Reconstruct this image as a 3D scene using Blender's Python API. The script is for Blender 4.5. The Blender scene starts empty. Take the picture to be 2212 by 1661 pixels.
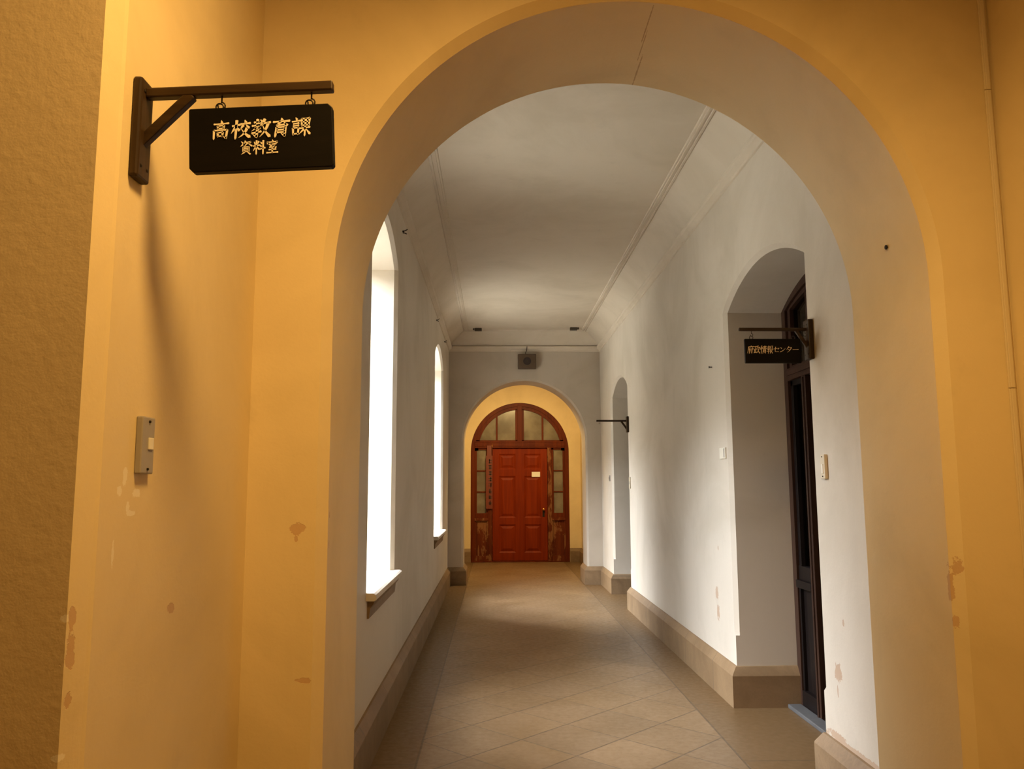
import bpy, bmesh, math, random
from mathutils import Vector, Matrix
C = bpy.context.scene
COL = C.collection
R = math.radians
PI = math.pi

# ------------------------------------------------------------------ camera
F_PX, PITCH, YAW, ROLL = 1731.99, 0.1250, 0.0219, -0.0041
CAM = Vector((-0.4961, 0.0, 1.6))
def cam_dir(a, b):
    cr, sr = math.cos(ROLL), math.sin(ROLL)
    a, b = a*cr - b*sr, a*sr + b*cr
    cp, sp = math.cos(PITCH), math.sin(PITCH)
    y, z, x = cp - b*sp, sp + b*cp, a
    cy, sy = math.cos(YAW), math.sin(YAW)
    return Vector((x*cy + y*sy, -x*sy + y*cy, z))
f_ = cam_dir(0, 0); r_ = cam_dir(1, 0) - f_; u_ = cam_dir(0, 1) - f_
cd = bpy.data.cameras.new('camera'); cam = bpy.data.objects.new('camera', cd); COL.objects.link(cam)
cam.matrix_world = Matrix(((r_.x, u_.x, -f_.x, CAM.x), (r_.y, u_.y, -f_.y, CAM.y), (r_.z, u_.z, -f_.z, CAM.z), (0, 0, 0, 1)))
cd.sensor_width = 36; cd.lens = F_PX/2212*36; cd.clip_start = 0.05; cd.clip_end = 200
C.camera = cam

# ------------------------------------------------------------------ world, lights, exposure
w = bpy.data.worlds.new('overcast_sky'); C.world = w; w.use_nodes = True
nt = w.node_tree; bg = nt.nodes['Background']
tc = nt.nodes.new('ShaderNodeTexCoord'); sx = nt.nodes.new('ShaderNodeSeparateXYZ'); rmp = nt.nodes.new('ShaderNodeValToRGB')
mr = nt.nodes.new('ShaderNodeMapRange'); mr.inputs[1].default_value = -1; mr.inputs[2].default_value = 1
nt.links.new(tc.outputs['Generated'], sx.inputs[0]); nt.links.new(sx.outputs['Z'], mr.inputs[0]); nt.links.new(mr.outputs[0], rmp.inputs[0])
e = rmp.color_ramp.elements
e[0].position = 0.50; e[0].color = (.035, .035, .03, 1)
e[1].position = 0.72; e[1].color = (.93, .98, 1.05, 1)
k = e.new(0.86); k.color = (.52, .55, .60, 1)
k = e.new(0.66); k.color = (.06, .06, .057, 1)
# made-up dimming of the sky's far side, to keep daylight off the near arch
def wmath(op, a_, b_):
    nd = nt.nodes.new('ShaderNodeMath'); nd.operation = op
    for i_, v_ in enumerate((a_, b_)):
        if isinstance(v_, float): nd.inputs[i_].default_value = v_
        else: nt.links.new(v_, nd.inputs[i_])
    return nd.outputs[0]
az = wmath('DIVIDE', sx.outputs['Y'], wmath('MAXIMUM', wmath('MULTIPLY', sx.outputs['X'], -1.0), .02))
sky_dim = nt.nodes.new('ShaderNodeMapRange'); sky_dim.interpolation_type = 'SMOOTHSTEP'
sky_dim.inputs[1].default_value = .45; sky_dim.inputs[2].default_value = 1.0; sky_dim.inputs[3].default_value = 1.0; sky_dim.inputs[4].default_value = .10
nt.links.new(az, sky_dim.inputs[0])
vm = nt.nodes.new('ShaderNodeVectorMath'); vm.operation = 'SCALE'; nt.links.new(rmp.outputs[0], vm.inputs[0]); nt.links.new(sky_dim.outputs[0], vm.inputs['Scale'])
nt.links.new(vm.outputs[0], bg.inputs[0]); bg.inputs[1].default_value = 74.0

def light(name, typ, loc, energy, color, rot=(0, 0, 0), **kw):
    l = bpy.data.lights.new(name, typ); l.energy = energy; l.color = color
    for a_, v_ in kw.items(): setattr(l, a_, v_)
    o = bpy.data.objects.new(name, l); o.location = loc; o.rotation_euler = rot; COL.objects.link(o); return o
WARM = (1.0, .60, .19)
light('vestibule_lamp', 'SPOT', (-0.30, 1.22, 3.68), 228, WARM, spot_size=R(172), spot_blend=.80, shadow_soft_size=.28)
light('hall_lamp', 'POINT', (-0.40, -2.4, 3.50), 46, WARM, shadow_soft_size=.20)
light('far_vestibule_lamp', 'SPOT', (-0.05, 14.35, 3.80), 340, (1.0, .70, .29), (R(24), 0, 0), spot_size=R(172), spot_blend=1.0, shadow_soft_size=.12)
WIN = [(4.93, 6.22), (10.25, 11.86)]
for a_, b_ in WIN:   # daylight openings, guided sampling of the sky
    l = light('window_portal', 'AREA', (-1.80, (a_+b_)/2, 2.25), 1, (1, 1, 1), (0, R(-90), 0), shape='RECTANGLE', size=2.7, size_y=1.7)
    l.data.cycles.is_portal = True
C.view_settings.view_transform = 'Standard'; C.view_settings.look = 'None'
C.view_settings.gamma = 1; C.view_settings.use_curve_mapping = False
C.view_settings.exposure = 0.12
C.cycles.max_bounces = 10; C.cycles.diffuse_bounces = 7; C.cycles.glossy_bounces = 3; C.cycles.adaptive_threshold = .025
C.cycles.transparent_max_bounces = 8; C.cycles.caustics_reflective = False; C.cycles.caustics_refractive = False

# ------------------------------------------------------------------ materials
class NB:
    def __init__(s, name):
        s.m = bpy.data.materials.new(name); s.m.use_nodes = True; s.t = s.m.node_tree
        s.p = s.t.nodes['Principled BSDF']; s.out = s.t.nodes['Material Output']
    def n(s, typ, ins=None, **kw):
        nd = s.t.nodes.new('ShaderNode' + typ)
        for a_, v_ in kw.items(): setattr(nd, a_, v_)
        for i_, v_ in (ins or {}).items():
            if hasattr(v_, 'bl_idname') or isinstance(v_, bpy.types.NodeSocket): s.t.links.new(v_, nd.inputs[i_])
            else: nd.inputs[i_].default_value = v_
        return nd
    def math(s, op, a_, b_=0.0, c_=0.0, clamp=False):
        return s.n('Math', {0: a_, 1: b_, 2: c_}, operation=op, use_clamp=clamp).outputs[0]
    def pos(s): return s.n('NewGeometry').outputs['Position']
    def obj(s): return s.n('TexCoord').outputs['Object']
    def noise(s, v, sc, det=4, rough=.55, dist=0): return s.n('TexNoise', {'Vector': v, 'Scale': sc, 'Detail': det, 'Roughness': rough, 'Distortion': dist}).outputs['Fac']
    def ramp(s, fac, *stops):
        r = s.n('ValToRGB', {0: fac}); el = r.color_ramp.elements
        while len(el) < len(stops): el.new(.5)
        for q, (p_, c_) in zip(el, stops): q.position = p_; q.color = (*c_, 1)
        return r.outputs[0]
    def mix(s, fac, a_, b_, bt='MIX'):
        nd = s.n('Mix', data_type='RGBA', blend_type=bt)
        for i_, v_ in ((0, fac), (6, a_), (7, b_)):
            if isinstance(v_, bpy.types.NodeSocket): s.t.links.new(v_, nd.inputs[i_])
            elif i_: nd.inputs[i_].default_value = (*v_, 1)
            else: nd.inputs[0].default_value = v_
        return nd.outputs[2]
    def sm(s, v, a_, b_): return s.n('MapRange', {0: v, 1: a_, 2: b_}, interpolation_type='SMOOTHSTEP').outputs[0]
    def set(s, col=None, rough=.6, bump=None, bstr=.3, bdist=.01, **kw):
        def put(k_, v_):
            if isinstance(v_, bpy.types.NodeSocket): s.t.links.new(v_, s.p.inputs[k_])
            else: s.p.inputs[k_].default_value = (*v_, 1) if isinstance(v_, tuple) else v_
        if col is not None: put('Base Color', col)
        put('Roughness', rough)
        for k_, v_ in kw.items(): put(k_.replace('_', ' '), v_)
        if bump is not None: put('Normal', s.n('Bump', {'Strength': bstr, 'Distance': bdist, 'Height': bump}).outputs[0])
        return s.m

CHIPS = [  # bare plaster patches: centre, radii
    ((-1.158, 2.743, 1.455), (.022, .05, .020)), ((-1.162, 2.743, 1.425), (.006, .05, .012)), ((-1.122, 2.743, .966), (.026, .05, .009)),
    ((1.075, 2.735, 1.315), (.022, .05, .030)), ((1.063, 2.78, 1.25), (.05, .012, .05)), ((1.063, 2.77, 1.13), (.05, .008, .022)),
    ((-1.345, 1.675, 1.335), (.03, .010, .022)), ((-1.345, 1.675, 1.27), (.03, .012, .030)), ((-1.345, 1.675, 1.18), (.03, .010, .016)),
    ((1.271, 4.243, .636), (.05, .042, .042)), ((1.271, 4.26, .54), (.05, .008, .035)), ((1.271, 4.15, .90), (.05, .010, .015)),
    ((1.271, 6.50, .745), (.05, .035, .05)), ((1.271, 6.48, .60), (.05, .035, .06)), ((1.271, 6.42, 1.10), (.05, .012, .02)),
    ((-1.33, 2.135, 1.29), (.05, .020, .014)), ((1.271, 3.95, .292), (.06, .50, .016)), ((1.271, 4.30, .305), (.06, .10, .022)), ((-1.063, 2.80, 1.50), (.05, .006, .012)), ((-1.063, 2.80, 1.40), (.05, .006, .016)),
]
PALE = [((-1.33, 1.815, 1.592), (.03, .012, .012)), ((-1.33, 1.905, 1.585), (.03, .018, .011)), ((-1.33, 1.86, 1.555), (.03, .008, .010)),
        ((-1.33, 1.88, 1.54), (.03, .022, .006)), ((-1.33, 1.80, 1.46), (.03, .006, .03)), ((-1.33, 1.84, 1.62), (.03, .010, .020))] + [((-1.350, 1.658, z_), (.010, .03, r_)) for z_, r_ in ((1.34, .007), (1.075, .007), (1.03, .008), (.985, .009), (.95, .010), (.91, .011), (.87, .012), (.82, .014))]
CRACK = [((.102, 2.92, 3.38), (.0026, .12, .03)), ((.110, 3.08, 3.38), (.0020, .12, .03)), ((.124, 3.27, 3.38), (.0030, .13, .03))]
def plaster(name, base, rough=.55, bumpy=.25, chips=None, bare=(.54, .36, .20)):
    b = NB(name); P = b.pos()
    big = b.noise(P, .9, 5, .6, .6); mid = b.noise(P, 5, 5, .65, .3); fine = b.noise(P, 55, 4, .6)
    sc_ = b.n('VectorMath', {0: P, 1: (6, 6, .8)}, operation='MULTIPLY').outputs[0]
    streak = b.noise(sc_, 1, 4, .6)
    d = tuple(x*.86 for x in base)
    col = b.mix(b.sm(big, .38, .70), base, (d[0], d[1]*.985, d[2]*.95))
    col = b.mix(b.math('MULTIPLY', b.sm(streak, .56, .76), .14), col, tuple(x*.72 for x in base))
    col = b.mix(b.math('MULTIPLY', b.sm(mid, .60, .78), .16), col, tuple(x*.62 for x in base))
    h = b.math('ADD', b.math('MULTIPLY', fine, .35), b.math('MULTIPLY', mid, 1.0))
    if chips:
        wob = b.math('MULTIPLY', b.math('SUBTRACT', b.noise(P, 38, 4, .7), .5), 2.4)
        def mask(lst):
            m_ = None
            for c_, r_2 in lst:
                q = b.n('VectorMath', {0: P, 1: c_}, operation='SUBTRACT').outputs[0]
                q = b.n('VectorMath', {0: q, 1: r_2}, operation='DIVIDE').outputs[0]
                ln = b.n('VectorMath', {0: q}, operation='LENGTH').outputs['Value']
                v = b.sm(b.math('ADD', ln, wob), 1.08, .92)
                m_ = v if m_ is None else b.math('MAXIMUM', m_, v)
            return m_
        cm = mask([q for q in CHIPS if chips(q[0])])
        if chips((-1.33, 1.9, 1.5)):
            col = b.mix(b.math('MULTIPLY', mask(PALE), .38), col, (.93, .92, .86))
            col = b.mix(b.math('MULTIPLY', mask(CRACK), .6), col, (.30, .16, .07))
        col = b.mix(cm, col, bare)
        h = b.math('SUBTRACT', h, b.math('MULTIPLY', cm, 1.5))
    return b.set(col, rough, h, bumpy, .006, Specular_IOR_Level=.35)
M = {}
M['plaster'] = plaster('grey_white_plaster', (.60, .54, .455), chips=lambda c: c[1] > 3.4, bare=(.46, .335, .24))
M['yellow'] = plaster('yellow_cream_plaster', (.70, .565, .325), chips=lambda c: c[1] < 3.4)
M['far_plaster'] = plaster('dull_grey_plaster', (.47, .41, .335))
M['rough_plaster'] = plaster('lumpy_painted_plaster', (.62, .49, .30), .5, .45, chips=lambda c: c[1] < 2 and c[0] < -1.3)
M['ceiling'] = plaster('ceiling_plaster', (.60, .53, .43), .7, .12)

def stone(name, c1, c2, joint=None, rough=.6):
    b = NB(name); P = b.pos()
    n1 = b.noise(P, 3, 6, .65, .5); n2 = b.noise(P, 60, 3, .6)
    col = b.mix(b.sm(n1, .3, .7), c1, c2)
    col = b.mix(b.math('MULTIPLY', b.sm(n2, .5, .8), .35), col, tuple(x*.6 for x in c1))
    h = n2
    if joint:
        s_ = b.n('SeparateXYZ', {0: P}); fr = b.math('FRACT', b.math('DIVIDE', s_.outputs[1], joint))
        cell = b.math('FLOOR', b.math('DIVIDE', s_.outputs[1], joint))
        wn = b.n('TexWhiteNoise', {'W': cell}, noise_dimensions='1D').outputs['Value']
        col = b.mix(b.math('MULTIPLY', wn, .35), col, tuple(x*1.25 for x in c2))
        ln = b.math('LESS_THAN', fr, .009)
        col = b.mix(b.math('MULTIPLY', ln, .6), col, (.08, .06, .045))
    return b.set(col, rough, h, .25, .004)
M['base_stone'] = stone('baseboard_stone', (.155, .094, .044), (.245, .158, .082), .93)
M['step_stone'] = stone('threshold_stone', (.075, .075, .077), (.11, .11, .112))

def floor_mat():
    b = NB('diagonal_stone_tiles'); P = b.pos(); s_ = b.n('SeparateXYZ', {0: P}); X, Y = s_.outputs[0], s_.outputs[1]
    T = .64
    A = b.math('DIVIDE', b.math('ADD', b.math('SUBTRACT', X, Y), 6.29), T)
    B = b.math('DIVIDE', b.math('SUBTRACT', b.math('ADD', X, Y), 5.63), T)
    def grout(v, w_):
        fr = b.math('FRACT', b.math('ADD', v, .5)); return b.sm(b.math('ABSOLUTE', b.math('SUBTRACT', fr, .5)), w_*1.5, w_*.6)
    ax = b.math('ABSOLUTE', X)
    inside = b.math('LESS_THAN', ax, .952)
    g = b.math('MULTIPLY', b.math('MAXIMUM', grout(A, .012), grout(B, .009)), inside)
    edge = b.sm(b.math('ABSOLUTE', b.math('SUBTRACT', ax, .952)), .0075, .004)
    Yb = b.math('DIVIDE', Y, 1.22)
    cross = b.math('MULTIPLY', grout(Yb, .004), b.math('SUBTRACT', 1, inside))
    g = b.math('MAXIMUM', b.math('MAXIMUM', g, edge), cross)
    cv = b.n('CombineXYZ', {0: b.math('FLOOR', A), 1: b.math('FLOOR', B), 2: inside})
    wn = b.n('TexWhiteNoise', {'Vector': cv.outputs[0]}, noise_dimensions='3D').outputs['Value']
    n1 = b.noise(P, 1.6, 6, .65, .6); n2 = b.noise(P, 24, 5, .6); n3 = b.noise(P, 140, 2, .5)
    col = b.mix(b.sm(n1, .3, .72), (.178, .107, .047), (.25, .160, .084))
    col = b.mix(b.math('MULTIPLY', wn, .38), col, (.15, .10, .058))
    col = b.mix(b.math('MULTIPLY', b.sm(n2, .5, .75), .25), col, (.13, .09, .06))
    col = b.mix(b.math('SUBTRACT', 1, inside), col, (.145, .085, .036))  # border strips: shadow along the left wall put into a darker, browner colour
    col = b.mix(b.math('MULTIPLY', g, .62), col, (.06, .042, .028))
    h = b.math('SUBTRACT', b.math('ADD', b.math('MULTIPLY', n2, .4), b.math('MULTIPLY', n3, .15)), b.math('MULTIPLY', g, 1.2))
    rg = b.n('MapRange', {0: n2, 1: .3, 2: .7, 3: .34, 4: .50}).outputs[0]
    return b.set(col, rg, h, .25, .003, Specular_IOR_Level=.5)
M['floor'] = floor_mat()

def wood(name, c1, c2, grain=(1, 1, .06), sc=14, rough=.45, wear=None, wearc=(.45, .28, .15), **kw):
    b = NB(name); O = b.obj()
    v = b.n('VectorMath', {0: O, 1: grain}, operation='MULTIPLY').outputs[0]
    n1 = b.noise(v, sc, 6, .65, 1.2); n2 = b.noise(v, sc*6, 3, .6)
    col = b.mix(b.sm(n1, .32, .68), c1, c2)
    col = b.mix(b.math('MULTIPLY', n2, .25), col, tuple(x*.55 for x in c1))
    if wear:
        wv = b.n('VectorMath', {0: O, 1: (1, 1, .35)}, operation='MULTIPLY').outputs[0]
        wm = b.sm(b.noise(wv, 7, 5, .7, .4), wear, wear + .07)
        col = b.mix(b.math('MULTIPLY', wm, .8), col, wearc)
    return b.set(col, rough, n1, .12, .003, **kw)
M['bracket_wood'] = wood('dark_stained_wood', (.024, .0115, .003), (.050, .026, .007), sc=30, Specular_IOR_Level=.25)
M['bracket_bar'] = wood('dark_stained_bar', (.024, .0115, .003), (.050, .026, .007), (.06, 1, 1), 30, Specular_IOR_Level=.25)
M['black_board'] = wood('black_lacquered_wood', (.0035, .0024, .0015), (.006, .004, .0025), (.06, 1, 1), 20, .5, Specular_IOR_Level=.12)
M['red_wood'] = wood('red_mahogany', (.155, .0155, .0003), (.225, .026, .0004), sc=10, rough=.5, Specular_IOR_Level=.12)
M['frame_wood'] = wood('mahogany_frame', (.085, .0115, .0012), (.135, .023, .0022), sc=10, rough=.5, wear=.64, wearc=(.17, .055, .015), Specular_IOR_Level=.15)
M['worn_wood'] = wood('worn_post_wood', (.085, .013, .002), (.14, .028, .005), sc=10, rough=.6, wear=.50, wearc=(.25, .11, .045), Specular_IOR_Level=.15)
M['dark_wood'] = wood('dark_brown_door_wood', (.006, .0035, .003), (.010, .006, .005), sc=10, rough=.5, Specular_IOR_Level=.2)
M['dark_frame'] = wood('dark_brown_frame_wood', (.030, .014, .009), (.050, .024, .015), sc=10, rough=.5, Specular_IOR_Level=.2)
M['plaque_wood'] = wood('dark_red_plank', (.13, .020, .006), (.18, .030, .009), sc=14, rough=.5)
M['window_wood'] = wood('pale_window_wood', (.55, .50, .43), (.65, .60, .53), sc=10)
def plain(name, col, rough=.5, var=.15, **kw):
    b = NB(name); n_ = b.noise(b.obj(), 40, 4, .6)
    return b.set(b.mix(b.math('MULTIPLY', n_, var*2), col, tuple(x*.55 for x in col)), rough, n_, .05, .001, **kw)
M['letters'] = plain('cream_letter_paint', (.86, .76, .56), .5)
M['gold_letters'] = plain('ochre_letter_paint', (.90, .70, .43), .5)
M['ink'] = plain('faded_ink', (.05, .018, .010), .6)
M['iron'] = plain('blackened_iron', (.022, .017, .012), .45, Metallic=.6)
M['grey_switch'] = plain('grey_metal_plate', (.33, .30, .27), .45)
M['white_plastic'] = plain('ivory_plastic', (.80, .76, .66), .4)
M['aged_plastic'] = plain('aged_cream_plastic', (.66, .58, .44), .45)
M['paper'] = plain('white_paper', (.88, .86, .78), .7)
M['brass'] = plain('worn_brass', (.70, .36, .11), .32, Metallic=.9)
M['speaker'] = plain('brown_speaker_cloth', (.10, .06, .032), .7)
M['speaker_dark'] = plain('dark_speaker_grille', (.035, .022, .016), .8)
M['cable'] = plain('dark_cable', (.06, .045, .03), .6)
M['duct'] = plain('painted_cable_cover', (.66, .55, .36), .5, .05)
def frosted():
    b = NB('frosted_glass'); n_ = b.noise(b.obj(), 3, 3, .5)
    col = b.mix(b.sm(n_, .3, .7), (.125, .104, .075), (.225, .195, .145))
    return b.set(col, .22, Specular_IOR_Level=.6, Coat_Weight=.3, Coat_Roughness=.1)
M['frosted'] = frosted()
def clear(name, tint, refl):
    b = NB(name); t_ = b.n('BsdfTransparent', {0: (*tint, 1)}); g_ = b.n('BsdfGlossy', {0: (1, 1, 1, 1), 1: .03})
    x_ = b.n('MixShader', {0: refl}); b.t.links.new(t_.outputs[0], x_.inputs[1]); b.t.links.new(g_.outputs[0], x_.inputs[2])
    b.t.links.new(x_.outputs[0], b.out.inputs[0]); return b.m
M['glass'] = clear('window_glass', (.96, .97, .96), .06)
M['dark_glass'] = clear('door_glass', (.45, .47, .44), .10)
M['ground'] = stone('courtyard_gravel', (.30, .28, .23), (.40, .37, .31))

# ------------------------------------------------------------------ mesh helpers
class MB:
    def __init__(s): s.v = []; s.f = []
    def face(s, pts):
        i = len(s.v); s.v += [tuple(p) for p in pts]; s.f.append(tuple(range(i, i+len(pts))))
    def box(s, x0, y0, z0, x1, y1, z1, T=None):
        p = [Vector((x, y, z)) for x in (x0, x1) for y in (y0, y1) for z in (z0, z1)]
        if T: p = [T @ q for q in p]
        i = len(s.v); s.v += [tuple(q) for q in p]
        for f in ((0, 1, 3, 2), (4, 6, 7, 5), (0, 4, 5, 1), (2, 3, 7, 6), (0, 2, 6, 4), (1, 5, 7, 3)): s.f.append(tuple(i+k_ for k_ in f))
    def frustum(s, x0, z0, x1, z1, yb, ins, yf):
        """a raised field on a panel: base rectangle at depth yb, inset top at depth yf"""
        a_ = [(x0, yb, z0), (x1, yb, z0), (x1, yb, z1), (x0, yb, z1)]
        c_ = [(x0+ins, yf, z0+ins), (x1-ins, yf, z0+ins), (x1-ins, yf, z1-ins), (x0+ins, yf, z1-ins)]
        i = len(s.v); s.v += a_ + c_
        s.f.append((i+4, i+5, i+6, i+7))
        for k_ in range(4): s.f.append((i+k_, i+(k_+1) % 4, i+4+(k_+1) % 4, i+4+k_))
    def prism(s, outline, y0, y1):
        """closed x-z outline extruded from depth y0 to y1"""
        n = len(outline); i = len(s.v)
        s.v += [(x, y0, z) for x, z in outline] + [(x, y1, z) for x, z in outline]
        s.f.append(tuple(i+k_ for k_ in range(n))); s.f.append(tuple(i+n+k_ for k_ in reversed(range(n))))
        for k_ in range(n): s.f.append((i+k_, i+n+k_, i+n+(k_+1) % n, i+(k_+1) % n))
    def tube(s, pts, r, n=10, closed=False):
        pts = [Vector(p) for p in pts]; rings = []
        m_ = len(pts)
        up = Vector((0, 0, 1))
        for k_ in range(m_):
            if closed: t = pts[(k_+1) % m_] - pts[k_-1]
            else: t = pts[min(k_+1, m_-1)] - pts[max(k_-1, 0)]
            t.normalize(); u = up if abs(t.dot(up)) < .95 else Vector((0, 1, 0))
            a_ = t.cross(u).normalized(); b_ = t.cross(a_)
            i = len(s.v)
            for j in range(n):
                q = 2*PI*j/n; s.v.append(tuple(pts[k_] + (a_*math.cos(q) + b_*math.sin(q))*r))
            rings.append(i)
        for k_ in range(m_ if closed else m_-1):
            a_, b_ = rings[k_], rings[(k_+1) % m_]
            for j in range(n): s.f.append((a_+j, a_+(j+1) % n, b_+(j+1) % n, b_+j))
        if not closed:
            s.f.append(tuple(rings[0]+j for j in reversed(range(n)))); s.f.append(tuple(rings[-1]+j for j in range(n)))
    def lathe(s, prof, T, n=24):
        rings = []
        for r, z in prof:
            i = len(s.v)
            for j in range(n): s.v.append(tuple(T @ Vector((r*math.cos(2*PI*j/n), r*math.sin(2*PI*j/n), z))))
            rings.append(i)
        for a_, b_ in zip(rings, rings[1:]):
            for j in range(n): s.f.append((a_+j, a_+(j+1) % n, b_+(j+1) % n, b_+j))
        s.f.append(tuple(rings[0]+j for j in reversed(range(n)))); s.f.append(tuple(rings[-1]+j for j in range(n)))
    def sweep(s, path, prof, side=1, closed=False):
        """profile (offset, z) along a plan polyline; offset goes to the left of travel for side=1"""
        P = [Vector(p) for p in path]; n = len(P); rings = []
        for k_ in range(n):
            d0 = (P[k_]-P[k_-1]).normalized() if (closed or k_ > 0) else None
            d1 = (P[(k_+1) % n]-P[k_]).normalized() if (closed or k_ < n-1) else None
            d0 = d0 or d1; d1 = d1 or d0
            n0 = Vector((-d0.y, d0.x))*side; n1 = Vector((-d1.y, d1.x))*side
            m_ = (n0+n1); m_ = m_ / max(.2, m_.dot(n0))
            i = len(s.v)
            for o_, z in prof: q = P[k_] + m_*o_; s.v.append((q.x, q.y, z))
            rings.append(i)
        L = len(prof)
        for k_ in range(n if closed else n-1):
            a_, b_ = rings[k_], rings[(k_+1) % n]
            for j in range(L-1): s.f.append((a_+j, b_+j, b_+j+1, a_+j+1))
        if not closed:
            s.f.append(tuple(rings[0]+j for j in range(L))); s.f.append(tuple(rings[-1]+j for j in reversed(range(L))))
    def build(s, name, mat, parent=None, smooth=30, bevel=0, seg=2, normals=True):
        me = bpy.data.meshes.new(name); me.from_pydata(s.v, [], s.f)
        bm = bmesh.new(); bm.from_mesh(me); bmesh.ops.remove_doubles(bm, verts=bm.verts, dist=1e-5)
        if normals: bmesh.ops.recalc_face_normals(bm, faces=bm.faces)
        bm.to_mesh(me); bm.free(); me.materials.append(mat)
        if smooth:
            me.set_sharp_from_angle(angle=R(smooth)); me.polygons.foreach_set('use_smooth', [max(abs(q) for q in p.normal) < .9995 for p in me.polygons])
        o = bpy.data.objects.new(name, me); COL.objects.link(o)
        if parent: o.parent = parent
        if bevel:
            b_ = o.modifiers.new('edges', 'BEVEL'); b_.width = bevel; b_.segments = seg; b_.limit_method = 'ANGLE'; b_.angle_limit = R(40)
        return o
def tag(o, label=None, cat=None, group=None, kind=None):
    if label: o['label'] = label
    if cat: o['category'] = cat
    if group: o['group'] = group
    if kind: o['kind'] = kind
    return o
def empty(name, loc, rz=0):
    o = bpy.data.objects.new(name, None); o.location = loc; o.rotation_euler = (0, 0, rz); o.empty_display_size = .1
    COL.objects.link(o); return o
def copy_tree(o, parent=None):
    c = o.copy(); COL.objects.link(c)
    if parent: c.parent = parent
    for ch in list(o.children): copy_tree(ch, c)
    return c

# ------------------------------------------------------------------ walls with arched openings
def outline(sc, half, zb, zs, rise, c=0.0, stop=0.0, N=40):
    """points (inner s,z), (face s,z) from the lower left up, over the arch and down"""
    r = (half*half + rise*rise)/(2*rise); zc = zs + rise - r; a0 = math.asin(min(1, half/r))
    I, O = [], []
    zsl = [zb] if not (c and stop > zb) else [zb, stop, stop+.025]
    cs = [c] if len(zsl) == 1 else [0, 0, c]
    for z, cc in zip(zsl, cs): I.append((sc-half, z)); O.append((sc-half-cc, z))
    for k_ in range(N+1):
        a_ = -a0 + 2*a0*k_/N; q = (math.sin(a_), math.cos(a_))
        I.append((sc + r*q[0], zc + r*q[1]))
        if k_ == 0: O.append((sc-half-c, zs))
        elif k_ == N: O.append((sc+half+c, zs))
        else: O.append((sc + (r+c)*q[0], zc + (r+c)*q[1]))
    for z, cc in zip(reversed(zsl), reversed(cs)): I.append((sc+half, z)); O.append((sc+half+cc, z))
    return I, O, len(zsl)
def wall(mb, T, s0, s1, z0, z1, ops, depth, back=True, N=40):
    """T(s, z, d) -> world; d is the depth behind the visible face"""
    bounds = [s0] + [(ops[k_]['sc']+ops[k_+1]['sc'])/2 for k_ in range(len(ops)-1)] + [s1]
    if not ops: mb.face([T(s0, z0, 0), T(s1, z0, 0), T(s1, z1, 0), T(s0, z1, 0)])
    for k_, op in enumerate(ops):
        I, O, nj = outline(op['sc'], op['half'], op['zb'], op['zs'], op['rise'], op.get('c', 0), op.get('stop', 0), N)
        L, Rr = bounds[k_], bounds[k_+1]
        for ring, d in ((O, 0.0),) + (((I, depth),) if back else ()):
            zb = op['zb']
            if zb > z0:
                q_ = [L, ring[0][0], ring[-1][0], Rr]
                for u0, u1 in zip(q_, q_[1:]): mb.face([T(u0, z0, d), T(u1, z0, d), T(u1, zb, d), T(u0, zb, d)])
            for j in range(nj):
                a_, b_ = ring[j], ring[j+1]; mb.face([T(L, a_[1], d), T(a_[0], a_[1], d), T(b_[0], b_[1], d), T(L, b_[1], d)])
                a_, b_ = ring[-1-j], ring[-2-j]; mb.face([T(a_[0], a_[1], d), T(Rr, a_[1], d), T(Rr, b_[1], d), T(b_[0], b_[1], d)])
            A = ring[nj:len(ring)-nj]
            mb.face([T(L, A[0][1], d), T(A[0][0], A[0][1], d), T(A[0][0], z1, d), T(L, z1, d)])
            mb.face([T(A[-1][0], A[-1][1], d), T(Rr, A[-1][1], d), T(Rr, z1, d), T(A[-1][0], z1, d)])
            for p, q in zip(A, A[1:]): mb.face([T(p[0], p[1], d), T(q[0], q[1], d), T(q[0], z1, d), T(p[0], z1, d)])
        c = op.get('c', 0)
        for j in range(len(I)-1):
            (a_, b_), (p, q) = (I[j], I[j+1]), (O[j], O[j+1])
            if c: mb.face([T(p[0], p[1], 0), T(q[0], q[1], 0), T(b_[0], b_[1], c), T(a_[0], a_[1], c)])
            mb.face([T(a_[0], a_[1], c), T(b_[0], b_[1], c), T(b_[0], b_[1], depth), T(a_[0], a_[1], depth)])
        if op['zb'] > z0:
            a_, b_, p, q = I[0], I[-1], O[0], O[-1]
            mb.face([T(p[0], p[1], 0), T(q[0], q[1], 0), T(b_[0], b_[1], depth), T(a_[0], a_[1], depth)])

WL, WR, WV = -1.261, 1.271, 1.33
Y1, Y2, YA, YA2, YD = 2.743, 3.39, 13.30, 13.90, 17.13
YP = 1.66
ZT, ZC, ZV = 3.91, 4.14, 4.14
def structure(o, label, cat): return tag(o, label, cat, kind='structure')

# near wall with the big arch
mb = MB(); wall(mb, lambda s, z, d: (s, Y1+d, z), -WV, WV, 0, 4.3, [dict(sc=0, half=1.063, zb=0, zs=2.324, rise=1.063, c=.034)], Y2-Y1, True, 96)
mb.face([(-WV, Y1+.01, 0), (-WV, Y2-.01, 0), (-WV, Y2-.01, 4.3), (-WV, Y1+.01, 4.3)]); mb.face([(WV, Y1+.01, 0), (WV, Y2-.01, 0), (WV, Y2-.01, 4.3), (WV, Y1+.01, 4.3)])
structure(mb.build('wall_front', M['yellow']), 'near plaster wall pierced by the large round arch, lit orange', 'wall')
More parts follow.
